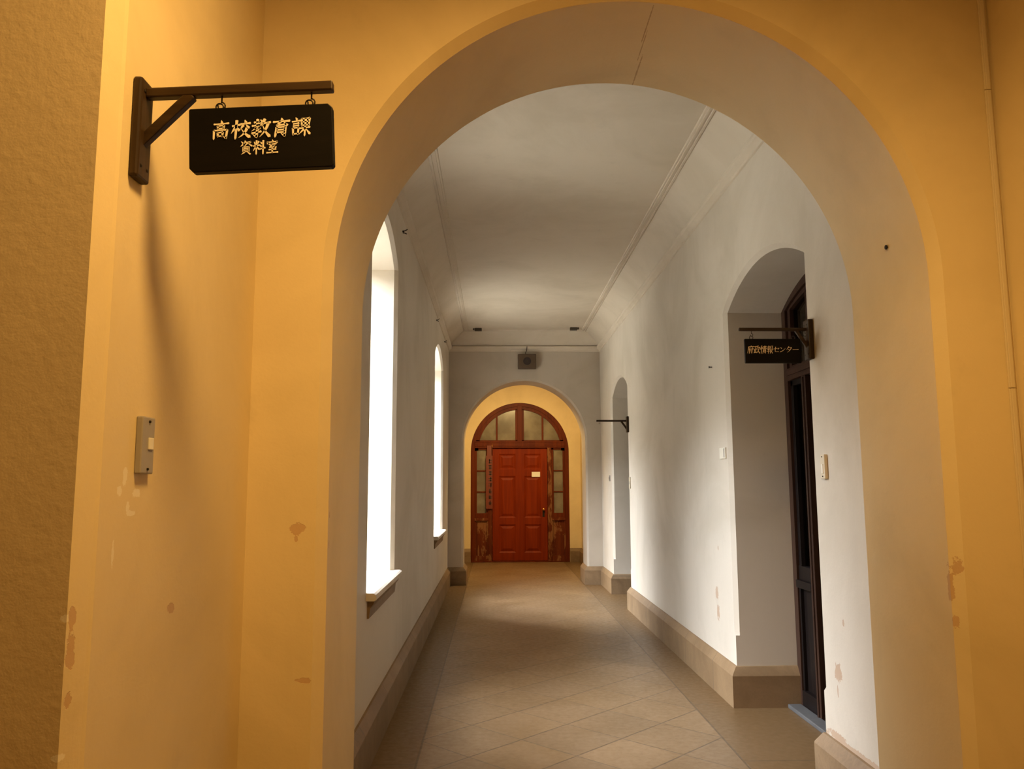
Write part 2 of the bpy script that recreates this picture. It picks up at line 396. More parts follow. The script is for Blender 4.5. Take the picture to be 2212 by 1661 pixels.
# left pier of the near vestibule: side face, chamfered edge, face towards the camera
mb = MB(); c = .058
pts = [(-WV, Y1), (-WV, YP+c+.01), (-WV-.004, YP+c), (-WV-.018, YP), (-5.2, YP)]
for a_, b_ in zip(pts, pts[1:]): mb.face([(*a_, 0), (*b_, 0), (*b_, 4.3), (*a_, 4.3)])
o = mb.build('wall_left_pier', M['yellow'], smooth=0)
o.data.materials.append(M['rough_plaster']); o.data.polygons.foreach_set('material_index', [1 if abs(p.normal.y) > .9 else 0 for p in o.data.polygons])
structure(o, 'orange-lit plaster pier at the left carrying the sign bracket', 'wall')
# right face of the near vestibule
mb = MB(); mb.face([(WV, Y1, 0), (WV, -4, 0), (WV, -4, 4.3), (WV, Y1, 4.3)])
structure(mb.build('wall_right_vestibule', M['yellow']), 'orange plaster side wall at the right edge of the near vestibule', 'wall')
# the hall behind the camera closes the room
mb = MB(); mb.face([(-5.2, YP, 0), (-5.2, -4, 0), (-5.2, -4, 4.3), (-5.2, YP, 4.3)]); mb.face([(-5.2, -4, 0), (WV, -4, 0), (WV, -4, 4.3), (-5.2, -4, 4.3)])
structure(mb.build('wall_back', M['yellow']), 'plaster wall of the hall behind the viewer', 'wall')

# corridor walls
WOPS = [dict(sc=(a_+b_)/2, half=(b_-a_)/2, zb=.93, zs=3.30, rise=.20, c=.030) for a_, b_ in WIN]
mb = MB(); wall(mb, lambda s, z, d: (WL-d, s, z), Y2, YA, 0, 4.3, WOPS, .50)
structure(mb.build('wall_left', M['plaster']), 'left corridor wall with the two tall daylit windows', 'wall')
DOORS = [(4.44, 6.03), (10.60, 12.12)]
DOPS = [dict(sc=(a_+b_)/2, half=(b_-a_)/2, zb=0, zs=2.91, rise=.205, c=.030, stop=.50) for a_, b_ in DOORS]
mb = MB(); wall(mb, lambda s, z, d: (WR+d, s, z), Y2, YA, 0, 4.3, DOPS, .62, True)
structure(mb.build('wall_right', M['plaster']), 'right corridor wall with two arched door recesses', 'wall')
# far wall with its arch, vestibule beyond, end wall
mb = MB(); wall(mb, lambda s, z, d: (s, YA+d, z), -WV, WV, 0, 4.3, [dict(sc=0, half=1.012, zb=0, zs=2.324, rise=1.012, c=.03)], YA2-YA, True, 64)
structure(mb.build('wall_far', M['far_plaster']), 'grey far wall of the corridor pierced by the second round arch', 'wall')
mb = MB()
for s_ in (-1, 1): mb.face([(s_*WV, YA2, 0), (s_*WV, YD, 0), (s_*WV, YD, 4.3), (s_*WV, YA2, 4.3)])
structure(mb.build('wall_far_vestibule', M['yellow']), 'yellow-lit side walls between the second arch and the red door', 'wall')
mb = MB(); wall(mb, lambda s, z, d: (s, YD+d, z), -WV, WV, 0, 4.3, [dict(sc=.04, half=1.045, zb=0, zs=2.31, rise=1.045)], .35, True, 64)
structure(mb.build('wall_end', M['yellow']), 'yellow-lit end wall around the red arched door', 'wall')
# rooms behind the doors, unlit
mb = MB(); X0 = WR+.62
for a_, b_ in (((X0, Y2), (4.6, Y2)), ((4.6, Y2), (4.6, YA2)), ((4.6, YA2), (X0, YA2)), ((-1.6, YD+.35), (-1.6, 20)), ((-1.6, 20), (1.6, 20)), ((1.6, 20), (1.6, YD+.35)), ((-1.6, YD+.35), (-WV, YD+.35)), ((1.6, YD+.35), (WV, YD+.35))):
    mb.face([(*a_, 0), (*b_, 0), (*b_, 4.3), (*a_, 4.3)])
structure(mb.build('wall_rooms', M['plaster']), 'walls of the unlit rooms behind the corridor doors', 'wall')

# floor and ceilings
mb = MB(); mb.face([(-5.2, -4, 0), (WL-.5, -4, 0), (WL-.5, 20, 0), (-5.2, 20, 0)][:0] or [(-5.2, -4, 0), (4.6, -4, 0), (4.6, Y2, 0), (-5.2, Y2, 0)])
mb.face([(WL-.5, Y2, 0), (4.6, Y2, 0), (4.6, 20, 0), (WL-.5, 20, 0)])
structure(mb.build('floor', M['floor'], smooth=0), 'brown stone floor of diagonal tiles between plain border strips', 'floor')
mb = MB(); mb.face([(-5.2, -4, ZV), (WV, -4, ZV), (WV, Y1, ZV), (-5.2, Y1, ZV)]); mb.face([(WL, Y2, ZC), (WR, Y2, ZC), (WR, YA, ZC), (WL, YA, ZC)])
mb.face([(-WV, YA2, ZV), (WV, YA2, ZV), (WV, YD, ZV), (-WV, YD, ZV)])
mb.face([(WL-.52, Y2-.1, 4.3), (4.7, Y2-.1, 4.3), (4.7, 20.1, 4.3), (WL-.52, 20.1, 4.3)]); mb.face([(-5.3, -4.1, 4.3), (4.7, -4.1, 4.3), (4.7, Y2-.1, 4.3), (-5.3, Y2-.1, 4.3)])
structure(mb.build('ceiling', M['ceiling'], smooth=0), 'pale flat plaster ceiling above the corridor', 'ceiling')
mb = MB(); mb.face([(-60, Y2-3, -.6), (WL-.5, Y2-3, -.6), (WL-.5, 60, -.6), (-60, 60, -.6)])
structure(mb.build('ground', M['ground'], smooth=0), 'gravel courtyard outside the corridor windows', 'ground')

# cornice, cove and ceiling moulding, swept round the corridor
rect = [(WL, Y2), (WR, Y2), (WR, YA), (WL, YA)]
mb = MB()
cov = [(0, 3.905)] + [(.265*t_, 3.905 + (ZC-3.905)*(t_**.82)) for t_ in (.15, .3, .45, .6, .75, .9, 1)]
mb.sweep(rect, cov, 1, True)
structure(mb.build('trim_1', M['ceiling']), 'sloping plaster cove between corridor walls and ceiling', 'cove')
mb = MB()
mb.sweep(rect, [(0, 3.825), (.012, 3.83), (.014, 3.85), (.026, 3.862), (.045, 3.872), (.052, 3.89), (.052, 3.908), (.040, 3.918), (.022, 3.925)], 1, True)
structure(mb.build('trim_2', M['ceiling']), 'moulded picture rail under the corridor cove', 'moulding')
mb = MB()
mb.sweep(rect, [(.250, 4.132), (.262, 4.123), (.277, 4.122), (.279, 4.130), (.292, 4.130), (.294, 4.124), (.312, 4.124), (.314, 4.131), (.328, 4.132), (.334, 4.14)], 1, True)
structure(mb.build('trim_3', M['ceiling'], smooth=20), 'stepped plaster moulding framing the flat ceiling', 'moulding')

# stone baseboards
BP = [(0, .285), (.012, .282), (.045, .232), (.049, .222), (.049, 0)]
mb = MB(); mb.sweep([(-1.063, Y1+.05), (-1.063, Y2), (WL, Y2), (WL, YA), (-1.012, YA), (-1.012, YA2), (-WV, YA2), (-WV, YD), (-1.005, YD)], BP, -1)
structure(mb.build('baseboard_left', M['base_stone'], smooth=25), 'brown stone baseboard along the left corridor wall', 'baseboard')
mb = MB()
for path in ([(1.063, Y1+.05), (1.063, Y2), (WR, Y2), (WR, 4.44), (1.80, 4.44)], [(1.80, 6.03), (WR, 6.03), (WR, 10.60), (1.80, 10.60)],
             [(1.80, 12.12), (WR, 12.12), (WR, YA), (1.012, YA), (1.012, YA2), (WV, YA2), (WV, YD), (1.085, YD)]):
    mb.sweep(path, BP, 1)
structure(mb.build('baseboard_right', M['base_stone'], smooth=25), 'brown stone baseboard along the right wall and door recesses', 'baseboard')

# ------------------------------------------------------------------ windows (seen edge on, deep reveals)
for k_, (a_, b_) in enumerate(WIN):
    yc = (a_+b_)/2; hw = (b_-a_)/2
    root = empty('window_%d' % (k_+1), (WL, yc, .93))
    structure(root, ('tall arched window with bright white reveal, nearer the camera' if k_ == 0 else 'tall arched window with bright white reveal, next to the far wall'), 'window')
    # frame: arched ring of wood at depth .36
    I, O, nj = outline(0, hw-.06, 0.05, 2.37, .19)
    I2, O2, nj = outline(0, hw-.002, 0.0, 2.37, .198)
    m_ = MB()
    for d0, d1 in ((.34, .42),):
        ring = [((p[0], p[1]), (q[0], q[1])) for p, q in zip(I, I2)]
        for (p, q), (p2, q2) in zip(ring, ring[1:]):
            for x in (-d0, -d1): m_.face([(x, p[0], p[1]), (x, q[0], q[1]), (x, q2[0], q2[1]), (x, p2[0], p2[1])])
            m_.face([(-d0, p[0], p[1]), (-d1, p[0], p[1]), (-d1, p2[0], p2[1]), (-d0, p2[0], p2[1])])
        m_.box(-d1, -hw, 0, -d0, hw, .06)
        m_.box(-d1+.01, -.03, .05, -d0-.005, .03, 2.55)
        for z in (.62, 1.24, 1.86): m_.box(-d1+.02, -hw+.05, z, -d0-.02, hw-.05, z+.03)
    m_.build('window_frame', M['window_wood'], root)
    m_ = MB(); m_.face([(-.38, p[0], p[1]) for p in I]); m_.build('pane', M['glass'], root, smooth=0)
    # projecting sill with a moulded apron under it
    m_ = MB()
    L_ = hw+.035
    m_.sweep([(.02-.36, -hw), (0.02-.36, hw)], [(0, .0), (0, .035)], -1)
    m_.box(-.345, -hw+.001, .0, .0, hw-.001, .035)
    m_.sweep([(0, -L_), (0, L_)], [(0, -.01), (.05, -.01), (.060, -.004), (.062, .012), (.058, .026), (.045, .035), (0, .035)], -1)
    sl = m_.build('window_sill', M['plaster'], root, smooth=25)
    m_ = MB(); L2 = hw-.02
    m_.sweep([(0, -L2), (0, L2)], [(0, -.12), (.012, -.118), (.018, -.06), (.034, -.038), (.044, -.018), (.044, -.01), (0, -.01)], -1)
    m_.build('sill_apron', M['base_stone'], sl, smooth=25)

# ------------------------------------------------------------------ arched panelled doors
def arch_ring(m_, sc, h_in, h_out, zb, zs, d0, d1, N=40):
    A, _, _ = outline(sc, h_in, zb, zs, h_in if not isinstance(zs, tuple) else 1, N=N)
def ring_mesh(m_, inn, out, d0, d1):
    for (p, q), (p2, q2) in zip(zip(inn, out), list(zip(inn, out))[1:]):
        for y in (d0, d1): m_.face([(p[0], y, p[1]), (q[0], y, q[1]), (q2[0], y, q2[1]), (p2[0], y, p2[1])])
        m_.face([(p[0], d0, p[1]), (p[0], d1, p[1]), (p2[0], d1, p2[1]), (p2[0], d0, p2[1])])
        m_.face([(q[0], d0, q[1]), (q[0], d1, q[1]), (q2[0], d1, q2[1]), (q2[0], d0, q2[1])])
    for e_ in (0, -1):
        p, q = inn[e_], out[e_]; m_.face([(p[0], d0, p[1]), (q[0], d0, q[1]), (q[0], d1, q[1]), (p[0], d1, p[1])])
def panel(m_, x0, z0, x1, z1, yf):
    """raised panel sunk into the leaf: sloping moulding, flat, raised field"""
    i = .030; yb = yf+.018
    a_ = [(x0, z0), (x1, z0), (x1, z1), (x0, z1)]; c_ = [(x0+i, z0+i), (x1-i, z0+i), (x1-i, z1-i), (x0+i, z1-i)]
    for k_ in range(4):
        p, q, r2, s2 = a_[k_], a_[(k_+1) % 4], c_[(k_+1) % 4], c_[k_]
        m_.face([(p[0], yf, p[1]), (q[0], yf, q[1]), (r2[0], yb, r2[1]), (s2[0], yb, s2[1])])
    m_.face([(p[0], yb, p[1]) for p in c_])
    j = .042; m_.frustum(x0+j, z0+j, x1-j, z1-j, yb-.0005, .045, yf+.002)
def arch_top(x, h, zs, rise):
    r = (h*h+rise*rise)/(2*rise); return zs+rise-r + math.sqrt(max(0, r*r-x*x))
def door(root, H, zs, rise, leafw, zl, zt, post, fr, sash, mats, glass, bars=.49, small=False):
    wood_, leaf_, postm, low = mats
    inn = outline(0, H-fr, 0, zs, max(.05, rise-fr*.9), N=40)[0]; out = outline(0, H-.002, 0, zs, rise-.001, N=40)[0]
    m_ = MB(); ring_mesh(m_, inn, out, 0, .12); m_.build('frame', wood_, root)
    m_ = MB(); m_.box(-H+fr, -.012, zl+.01, H-fr, .10, zt); m_.box(-H+fr, -.022, zl+.045, H-fr, 0, zl+.085); m_.box(-H+fr, -.018, zt-.035, H-fr, 0, zt-.005)
    m_.build('transom', wood_, root, bevel=.004)
    hin, rin = H-fr, max(.05, rise-fr*.9)
    # fanlight sash: curved ring, meeting posts, bars
    i2 = [(p[0], p[1]) for p in outline(0, hin-sash, zt, zs, max(.04, rin-sash*.9), N=40)[0]]; o2 = [(p[0], p[1]) for p in outline(0, hin, zt, zs, rin, N=40)[0]]
    m_ = MB(); ring_mesh(m_, i2, o2, .02, .08)
    m_.box(-hin+.002, .02, zt, hin-.002, .08, zt+.022)
    fan = m_.build('fanlight_sash', wood_, root)
    top = lambda x: arch_top(x, hin-sash, zs, max(.04, rin-sash*.9))
    m_ = MB(); m_.box(-.050, -.005, zt-.002, .050, .095, top(0)+sash+.01); m_.box(-.092, .02, zt, .092, .07, top(.09)+.02)
    m_.build('centre_post', wood_, root, bevel=.004)
    for s_ in (-1, 1):
        m_ = MB(); m_.box(s_*bars-.019, .025, zt+.01, s_*bars+.019, .07, top(bars)+.01); m_.build('glazing_bar', wood_, fan)
    for a_, b_ in ((-hin+sash*.4, -bars-.015), (-bars+.015, -.085), (.085, bars-.015), (bars+.015, hin-sash*.4)):
        n = 10; ptsu = []
        for k_ in range(n+1):
            x = a_+(b_-a_)*k_/n; ptsu.append((x, .05, max(zt+.012, top(x)+.012) if abs(x) < hin-sash else zt+.012))
        m_ = MB(); m_.face([(a_, .05, zt+.01), (b_, .05, zt+.01)] + ptsu[::-1]); m_.build('fanlight_pane', glass, fan, smooth=0)
    # posts beside the leaf
    hl = leafw/2
    for s_ in (-1, 1):
        m_ = MB(); x0, x1 = sorted((s_*(hl+.006), s_*(hl+.006+post))); m_.box(x0, -.008, 0, x1, .11, zl+.012)
        xm = (x0+x1)/2; m_.box(xm-.012, -.018, .02, xm+.012, 0, zl); m_.build('post', postm, root, bevel=.004)
        # side light: sash with three lights above a boarded lower panel
        a_, b_ = sorted((s_*(hl+.006+post), s_*hin)); zr = zl*.385
        w_ = min(.045, (b_-a_)*.2)
        m_ = MB(); m_.box(a_, .02, zr, a_+w_, .07, zl+.01); m_.box(b_-w_, .02, zr, b_, .07, zl+.01); m_.box(a_, .02, zl-.03, b_, .07, zl+.012)
        hgt = zl-.03-zr-.10
        m_.box(a_, .015, zr, b_, .08, zr+.10)
        for q in (() if small else (1, 2)): m_.box(a_+w_, .03, zr+.10+hgt*q/3-.014, b_-w_, .065, zr+.10+hgt*q/3+.014)
        sd = m_.build('sidelight_sash', M['dark_wood'] if small else wood_, root, bevel=.003)
        m_ = MB(); m_.face([(a_+.01, .05, zr+.05), (b_-.01, .05, zr+.05), (b_-.01, .05, zl), (a_+.01, .05, zl)]); m_.build('sidelight_panes', glass, sd, smooth=0)
        m_ = MB(); m_.box(a_, -.01, zr-.055, b_, .09, zr); m_.box(a_, .0, .02, b_, .09, .13)
        m_.box(a_, .035, .12, b_, .07, zr-.04); m_.box(a_, .01, .12, a_+w_*.6, .06, zr-.04); m_.box(b_-w_*.6, .01, .12, b_, .06, zr-.04)
        m_.build('lower_panel', low, root, bevel=.003)
    # the leaf
    yf = .035; zb = .03; m_ = MB()
    st = leafw*.115; mid = leafw*.155
    xs = [(-hl+st, -mid/2), (mid/2, hl-st)]
    k_ = (zl-zb)/2.35
    zsn = [(zb+.16*k_, zb+.75*k_), (zb+.885*k_, zb+1.765*k_), (zb+1.905*k_, zb+2.235*k_)]
    gx = [-hl, xs[0][0], xs[0][1], xs[1][0], xs[1][1], hl]; gz = [zb] + [q for p in zsn for q in p] + [zl]
    for ix in range(5):
        for iz in range(7):
            x0, x1, z0, z1 = gx[ix], gx[ix+1], gz[iz], gz[iz+1]
            if ix in (1, 3) and iz in (1, 3, 5): panel(m_, x0, z0, x1, z1, yf)
            else: m_.face([(x0, yf, z0), (x1, yf, z0), (x1, yf, z1), (x0, yf, z1)])
    for x in (-hl, hl): m_.face([(x, yf, zb), (x, yf+.045, zb), (x, yf+.045, zl), (x, yf, zl)])
    for z in (zb, zl): m_.face([(-hl, yf, z), (hl, yf, z), (hl, yf+.045, z), (-hl, yf+.045, z)])
    m_.face([(-hl, yf+.045, zb), (hl, yf+.045, zb), (hl, yf+.045, zl), (-hl, yf+.045, zl)])
    leaf = m_.build('door_leaf', leaf_, root, smooth=0)
    xk = hl-.085; zk = zl*.455
    m_ = MB(); m_.box(xk-.022, yf-.006, zk-.15, xk+.022, yf+.002, zk+.02)
    m_.build('lock_plate', M['iron'], leaf, bevel=.003)
    m_ = MB(); m_.lathe([(.010, 0), (.010, .03), (.024, .04), (.028, .055), (.022, .068), (.006, .072)], Matrix.Translation((xk, yf-.004, zk+.01)) @ Matrix.Rotation(R(90), 4, 'X'))
    m_.build('knob', M['brass'], leaf, smooth=60)
    m_ = MB(); m_.box(-H+.01, -.02, 0, H-.01, .13, .024); m_.build('threshold', wood_ if not small else M['dark_wood'], root, bevel=.004)
    return leaf
root = empty('door_1', (.04, YD+.02, 0))
structure(root, 'red arched wooden door with fanlight and side lights closing the corridor', 'door')
door(root, 1.045, 2.31, 1.045, 1.166, 2.38, 2.535, .085, .085, .075, (M['frame_wood'], M['red_wood'], M['worn_wood'], M['worn_wood']), M['frosted'])
# dark doors in the right wall, one of each then a copy
a_, b_ = DOORS[0]
d2 = empty('door_2', (1.715, (a_+b_)/2, 0), R(-90))
structure(d2, 'dark brown arched door in the nearer recess, behind the hanging sign', 'door')
door(d2, .793, 2.91, .204, .72, 2.36, 2.46, .075, .075, .05, (M['dark_frame'], M['dark_wood'], M['dark_frame'], M['dark_wood']), M['dark_glass'], .36, True)
d3 = copy_tree(d2); d3.name = 'door_3'; d3.location = (1.715, (DOORS[1][0]+DOORS[1][1])/2, 0)
d3.scale = ((DOORS[1][1]-DOORS[1][0])/(b_-a_), 1, 1)
structure(d3, 'dark brown arched door in the farther recess, past the empty bracket', 'door')
for k_, (p, q) in enumerate(DOORS):
    m_ = MB(); m_.box(1.615, p+.05, 0, 1.712, q-.05, .028)
    o = m_.build('step_slab', M['step_stone'], bevel=.005)
    tag(o, 'blue-grey stone step at the foot of the ' + ('nearer' if k_ == 0 else 'farther') + ' dark door', 'step', kind='structure')

# ------------------------------------------------------------------ brush lettering
GL = {  # strokes: type h v d p n k, then x0 y0 x1 y1 (cx cy) in a 100 box, y down
'高': 'd 50 0 54 13;h 12 20 91 16;v 33 28 35 45;h 33 29 66 27;v 66 27 64 44;h 35 44 64 42;v 15 54 17 98;h 15 54 85 51;k 85 51 82 97;v 36 66 38 86;h 36 66 63 64;v 63 64 61 85;h 38 86 62 84',
'校': 'h 4 33 45 27;v 25 3 25 99;p 24 34 2 72;d 29 42 43 58;d 69 3 75 17;h 48 24 99 20;p 62 30 50 50;d 79 30 93 46;p 83 46 44 97 76 78;n 54 50 99 94 70 76',
'教': 'h 12 18 46 14;v 29 1 29 34;h 3 37 54 30;p 51 7 3 64 34 46;h 18 51 45 47;p 45 47 32 61;k 32 60 30 97;h 4 77 53 68;p 68 1 55 38;h 62 25 99 19;p 87 24 48 97 80 66;n 60 38 99 95 74 72',
'育': 'd 50 0 54 12;h 7 20 95 16;p 46 20 26 39;h 26 40 76 34;d 66 25 83 41;v 28 50 23 98;h 28 50 74 48;k 74 48 73 97;h 30 64 72 62;h 29 78 72 76',
'課': 'd 19 1 26 12;h 1 23 45 18;h 8 35 38 31;h 8 47 38 43;v 8 58 11 93;h 8 58 38 56;v 38 56 36 90;h 11 91 37 88;v 52 8 54 46;h 52 8 94 5;v 94 5 91 45;h 54 26 91 23;h 54 45 91 42;h 45 61 99 55;v 73 6 73 99;p 72 60 43 92;n 75 60 99 90',
'資': 'd 10 5 23 17;p 23 27 6 40;p 44 1 34 21;h 42 12 88 8;p 88 8 78 22;p 63 14 36 41;n 65 20 97 39;v 26 47 26 81;h 26 47 74 44;v 74 44 74 81;h 28 58 72 56;h 28 69 72 67;h 26 81 74 79;p 40 82 16 99;d 60 82 87 99',
'料': 'd 8 11 18 28;p 46 8 36 27;h 2 41 52 36;v 27 1 27 99;p 26 43 1 78;d 30 46 49 66;d 60 13 71 25;d 56 35 68 47;h 52 67 99 56;v 82 1 82 99',
'室': 'd 49 0 52 12;p 12 15 7 33;h 10 18 90 15;p 90 15 79 33;h 22 34 78 31;p 46 34 26 53;h 26 55 74 49;d 62 40 79 57;h 22 73 80 69;v 50 54 50 92;h 5 95 97 92',
'府': 'd 54 0 58 10;h 16 16 97 13;p 16 16 1 99 16 62;p 41 26 23 56;v 33 44 33 99;h 44 46 99 42;k 78 24 77 97;d 54 57 63 73',
'政': 'h 3 15 50 10;v 28 12 28 87;h 28 47 48 43;v 12 44 12 89;h 1 91 55 84;p 66 1 54 37;h 60 26 99 20;p 86 24 49 97 80 66;n 60 40 99 95 74 74',
'情': 'd 6 27 1 48;v 18 1 18 99;d 26 21 35 35;h 44 14 95 11;h 48 26 90 24;h 37 41 99 37;v 69 2 69 38;v 50 52 46 99;h 50 52 88 50;k 88 50 87 97;h 51 65 87 64;h 51 79 87 78',
'報': 'h 9 17 47 13;v 28 1 28 99;h 1 33 55 28;d 15 38 20 51;p 43 36 35 51;h 7 57 51 53;h 1 75 55 70;v 62 8 62 99;h 62 8 94 6;k 94 6 90 36;h 62 48 94 44;p 94 44 60 97 84 74;n 66 56 99 97',
'セ': 'h 4 42 94 28;p 94 28 74 54;v 34 8 34 76;h 34 84 92 85',
'ン': 'd 8 16 30 34;p 12 88 94 26 62 76',
'タ': 'p 40 2 6 56;h 34 20 84 17;p 84 17 22 98 76 62;d 30 44 64 64',
'ー': 'h 3 52 97 50',
}
def stroke(m_, spec, fx, sw, y0, y1):
    t_, *q = spec.split(); q = [float(x) for x in q]
    p0, p1 = Vector(q[:2]), Vector(q[2:4]); cpt = Vector(q[4:6]) if len(q) > 4 else (p0+p1)/2
    N = 8; L, Rr = [], []
    prof = {'h': lambda t: .80 + .30*max(0, t-.75)/.25 + (.25*(1-t/.12) if t < .12 else 0) - .10*math.sin(PI*t),
            'v': lambda t: 1.15 - .25*t + (.15 if t < .1 else 0), 'k': lambda t: 1.15 - .1*t,
            'd': lambda t: .45 + .95*t, 'p': lambda t: 1.25*(1-t)**.75 + .15, 'n': lambda t: .30 + 1.15*t**1.3}[t_]
    for k_ in range(N+1):
        t = k_/N; P = p0*(1-t)**2 + cpt*2*t*(1-t) + p1*t*t; d = ((cpt-p0)*(1-t) + (p1-cpt)*t); d = d.normalized() if d.length else Vector((1, 0))
        nn = Vector((-d.y, d.x)); h = sw*prof(t)/2
        L.append(P+nn*h); Rr.append(P-nn*h)
    d0 = (cpt-p0).normalized() if (cpt-p0).length else (p1-p0).normalized(); d1 = (p1-cpt).normalized() if (p1-cpt).length else d0
    loop = [p0-d0*sw*.22] + L + [p1+d1*sw*(.75 if t_ in 'vn' else .3)] + Rr[::-1]
    if t_ == 'k':   # hook to the left
        e_ = p1; loop2 = [e_+Vector((sw*.5, -sw*1.1)), e_+Vector((sw*.3, sw*.5)), e_+Vector((-sw*.6, sw*.2)), e_+Vector((-sw*2.1, -sw*1.5)), e_+Vector((-sw*.45, -sw*.6))]
        m_.prism([fx(p) for p in loop2], y0, y1)
    m_.prism([fx(p) for p in loop], y0, y1)
def text(m_, s, x0, x1, zc, hgt, y0, y1, sw=9.5, shear=0.0):
    n = len(s); pitch = (x1-x0)/n; wch = pitch*.93
    for k_, ch in enumerate(s):
        cx = x0+pitch*(k_+.5); hs = hgt*(.78 if ch in 'センター' else 1)
        thin = .80 if len(GL[ch].split(';')) > 12 else 1.0
        fx = lambda p, cx=cx, hs=hs: (cx + (p[0]-50)/100*wch + shear*(50-p[1])/100*hgt, zc + (50-p[1])/100*hs)
        for sp in GL[ch].split(';'): stroke(m_, sp, fx, sw*thin, y0, y1)

# ------------------------------------------------------------------ sign brackets and hanging boards
def ring(cx, y, cz, r, axis='y', n=20):
    return [(cx + r*math.cos(2*PI*k_/n), y, cz + r*math.sin(2*PI*k_/n)) for k_ in range(n)]
def bracket(root, sgn, L, ph0, ph1, pw, pt, za, th, tilt, hooks, bx, bz, bolts=True):
    """local: wall at x=0, arm along sgn*x, z from the root; tilt lifts the free end"""
    m_ = MB(); m_.box(*sorted((0, sgn*pt))[:1], -pw/2, ph0, sorted((0, sgn*pt))[1], pw/2, ph1); m_.build('wall_plate', M['bracket_wood'], root, bevel=.006)
    T = Matrix.Translation((0, 0, za)) @ Matrix.Rotation(-sgn*tilt, 4, 'Y')
    m_ = MB(); x0, x1 = sorted((sgn*(pt-.002), sgn*L)); m_.box(x0, -th/2, -th/2, x1, th/2, th/2, T); m_.build('arm', M['bracket_bar'], root, bevel=.0035)
    m_ = MB(); p = Vector((sgn*(pt-.002), 0, bz)); q = T @ Vector((sgn*bx, 0, -th*.3)); d = (q-p); ln = d.length; ang = math.atan2(d.z, d.x)
    Tb = Matrix.Translation(p) @ Matrix.Rotation(-ang, 4, 'Y'); m_.box(-.012, -th*.46, -th*.5, ln, th*.46, th*.5, Tb); m_.build('brace', M['bracket_bar'], root, bevel=.003)
    if bolts:
        for z in (ph0+.03, ph1-.03):
            for y in (-pw*.25, pw*.25):
                m_ = MB(); m_.lathe([(.0045, 0), (.0045, .002), (.002, .0035)], Matrix.Translation((sgn*(pt-.001), y, z)) @ Matrix.Rotation(sgn*R(90), 4, 'Y'), 10); m_.build('bolt', M['iron'], root)
    res = []
    for x, drop in hooks:
        b_ = T @ Vector((sgn*x, 0, -th/2)); m_ = MB()
        pts = [b_+Vector((0, 0, .004)), b_+Vector((0, 0, -drop*.45))]
        rr = drop*.27
        for k_ in range(11):
            a_ = R(100) - k_/10*R(290); pts.append(b_+Vector((rr*math.cos(a_)*.9, 0, -drop*.72 + rr*math.sin(a_))))
        m_.tube(pts, drop*.055, 8); m_.build('hook', M['iron'], root, smooth=60); res.append(b_)
    return T, res
YS = 1.80
r1 = empty('sign_bracket', (-WV, YS, 0))
tag(r1, 'dark wooden sign bracket with long arm on the orange left pier', 'sign bracket')
T1, hk = bracket(r1, 1, .455, 2.303, 2.543, .066, .022, 2.512, .0235, R(2.9), [(.194, .034), (.4035, .034)], .125, 2.40)
def board(root, w_, h_, t_, c=.010):
    m_ = MB()
    m_.prism([(-w_/2+c*.3, h_/2), (w_/2-c, h_/2), (w_/2, h_/2-c), (w_/2, -h_/2+c*.5), (w_/2-c*.5, -h_/2), (-w_/2+c, -h_/2), (-w_/2, -h_/2+c), (-w_/2, h_/2-c*.3)], -t_/2, t_/2)
    return m_.build('board', M['black_board'], root, bevel=.0025)
b1 = empty('hanging_sign', (-1.038, YS, 2.4045)); b1.rotation_euler = (0, -R(2.9), 0)
tag(b1, 'black hanging sign board with two rows of cream characters on the left bracket', 'sign')
board(b1, .333, .155, .020)
m_ = MB(); text(m_, '高校教育課', -.116, .116, .0225, .0445, -.0115, -.0095, 12.0, .10); m_.build('lettering', M['letters'], b1, smooth=0)
m_ = MB(); text(m_, '資料室', -.050, .041, -.0235, .033, -.0115, -.0095, 11.5, .05); m_.build('lettering', M['letters'], b1, smooth=0)
for x in (-.098, .111):
    m_ = MB(); m_.tube(ring(x, 0, .155/2+.006, .0085), .0019, 8, True); m_.build('eye_ring', M['iron'], b1, smooth=60)
YS2 = 4.37
r2 = empty('sign_bracket', (WR, YS2, 0))
tag(r2, 'dark wooden sign bracket beside the nearer dark door', 'sign bracket')
bracket(r2, -1, .406, 2.285, 2.510, .078, .030, 2.456, .018, R(.1), [(.035, .030), (.335, .030)], .085, 2.365)
b2 = empty('hanging_sign', (1.050, YS2, 2.334))
tag(b2, 'small black hanging sign with one row of ochre characters at the nearer dark door', 'sign')
board(b2, .312, .136, .018, .004)
m_ = MB(); text(m_, '府政情報センター', -.144, .144, .008, .044, -.0105, -.0085, 9.0, .12); m_.build('lettering', M['gold_letters'], b2, smooth=0)
for x in (-.117, .180-.06):
    m_ = MB(); m_.tube(ring(x, 0, .136/2+.008, .010), .0017, 8, True); m_.build('eye_ring', M['iron'], b2, smooth=60)
r3 = empty('sign_bracket', (WR, 10.53, 0))
tag(r3, 'dark bracket with a bare arm and no sign beside the farther dark door', 'sign bracket')
bracket(r3, -1, .425, 2.285, 2.495, .075, .030, 2.437, .024, R(.2), [(.385, .030)], .095, 2.335, False)

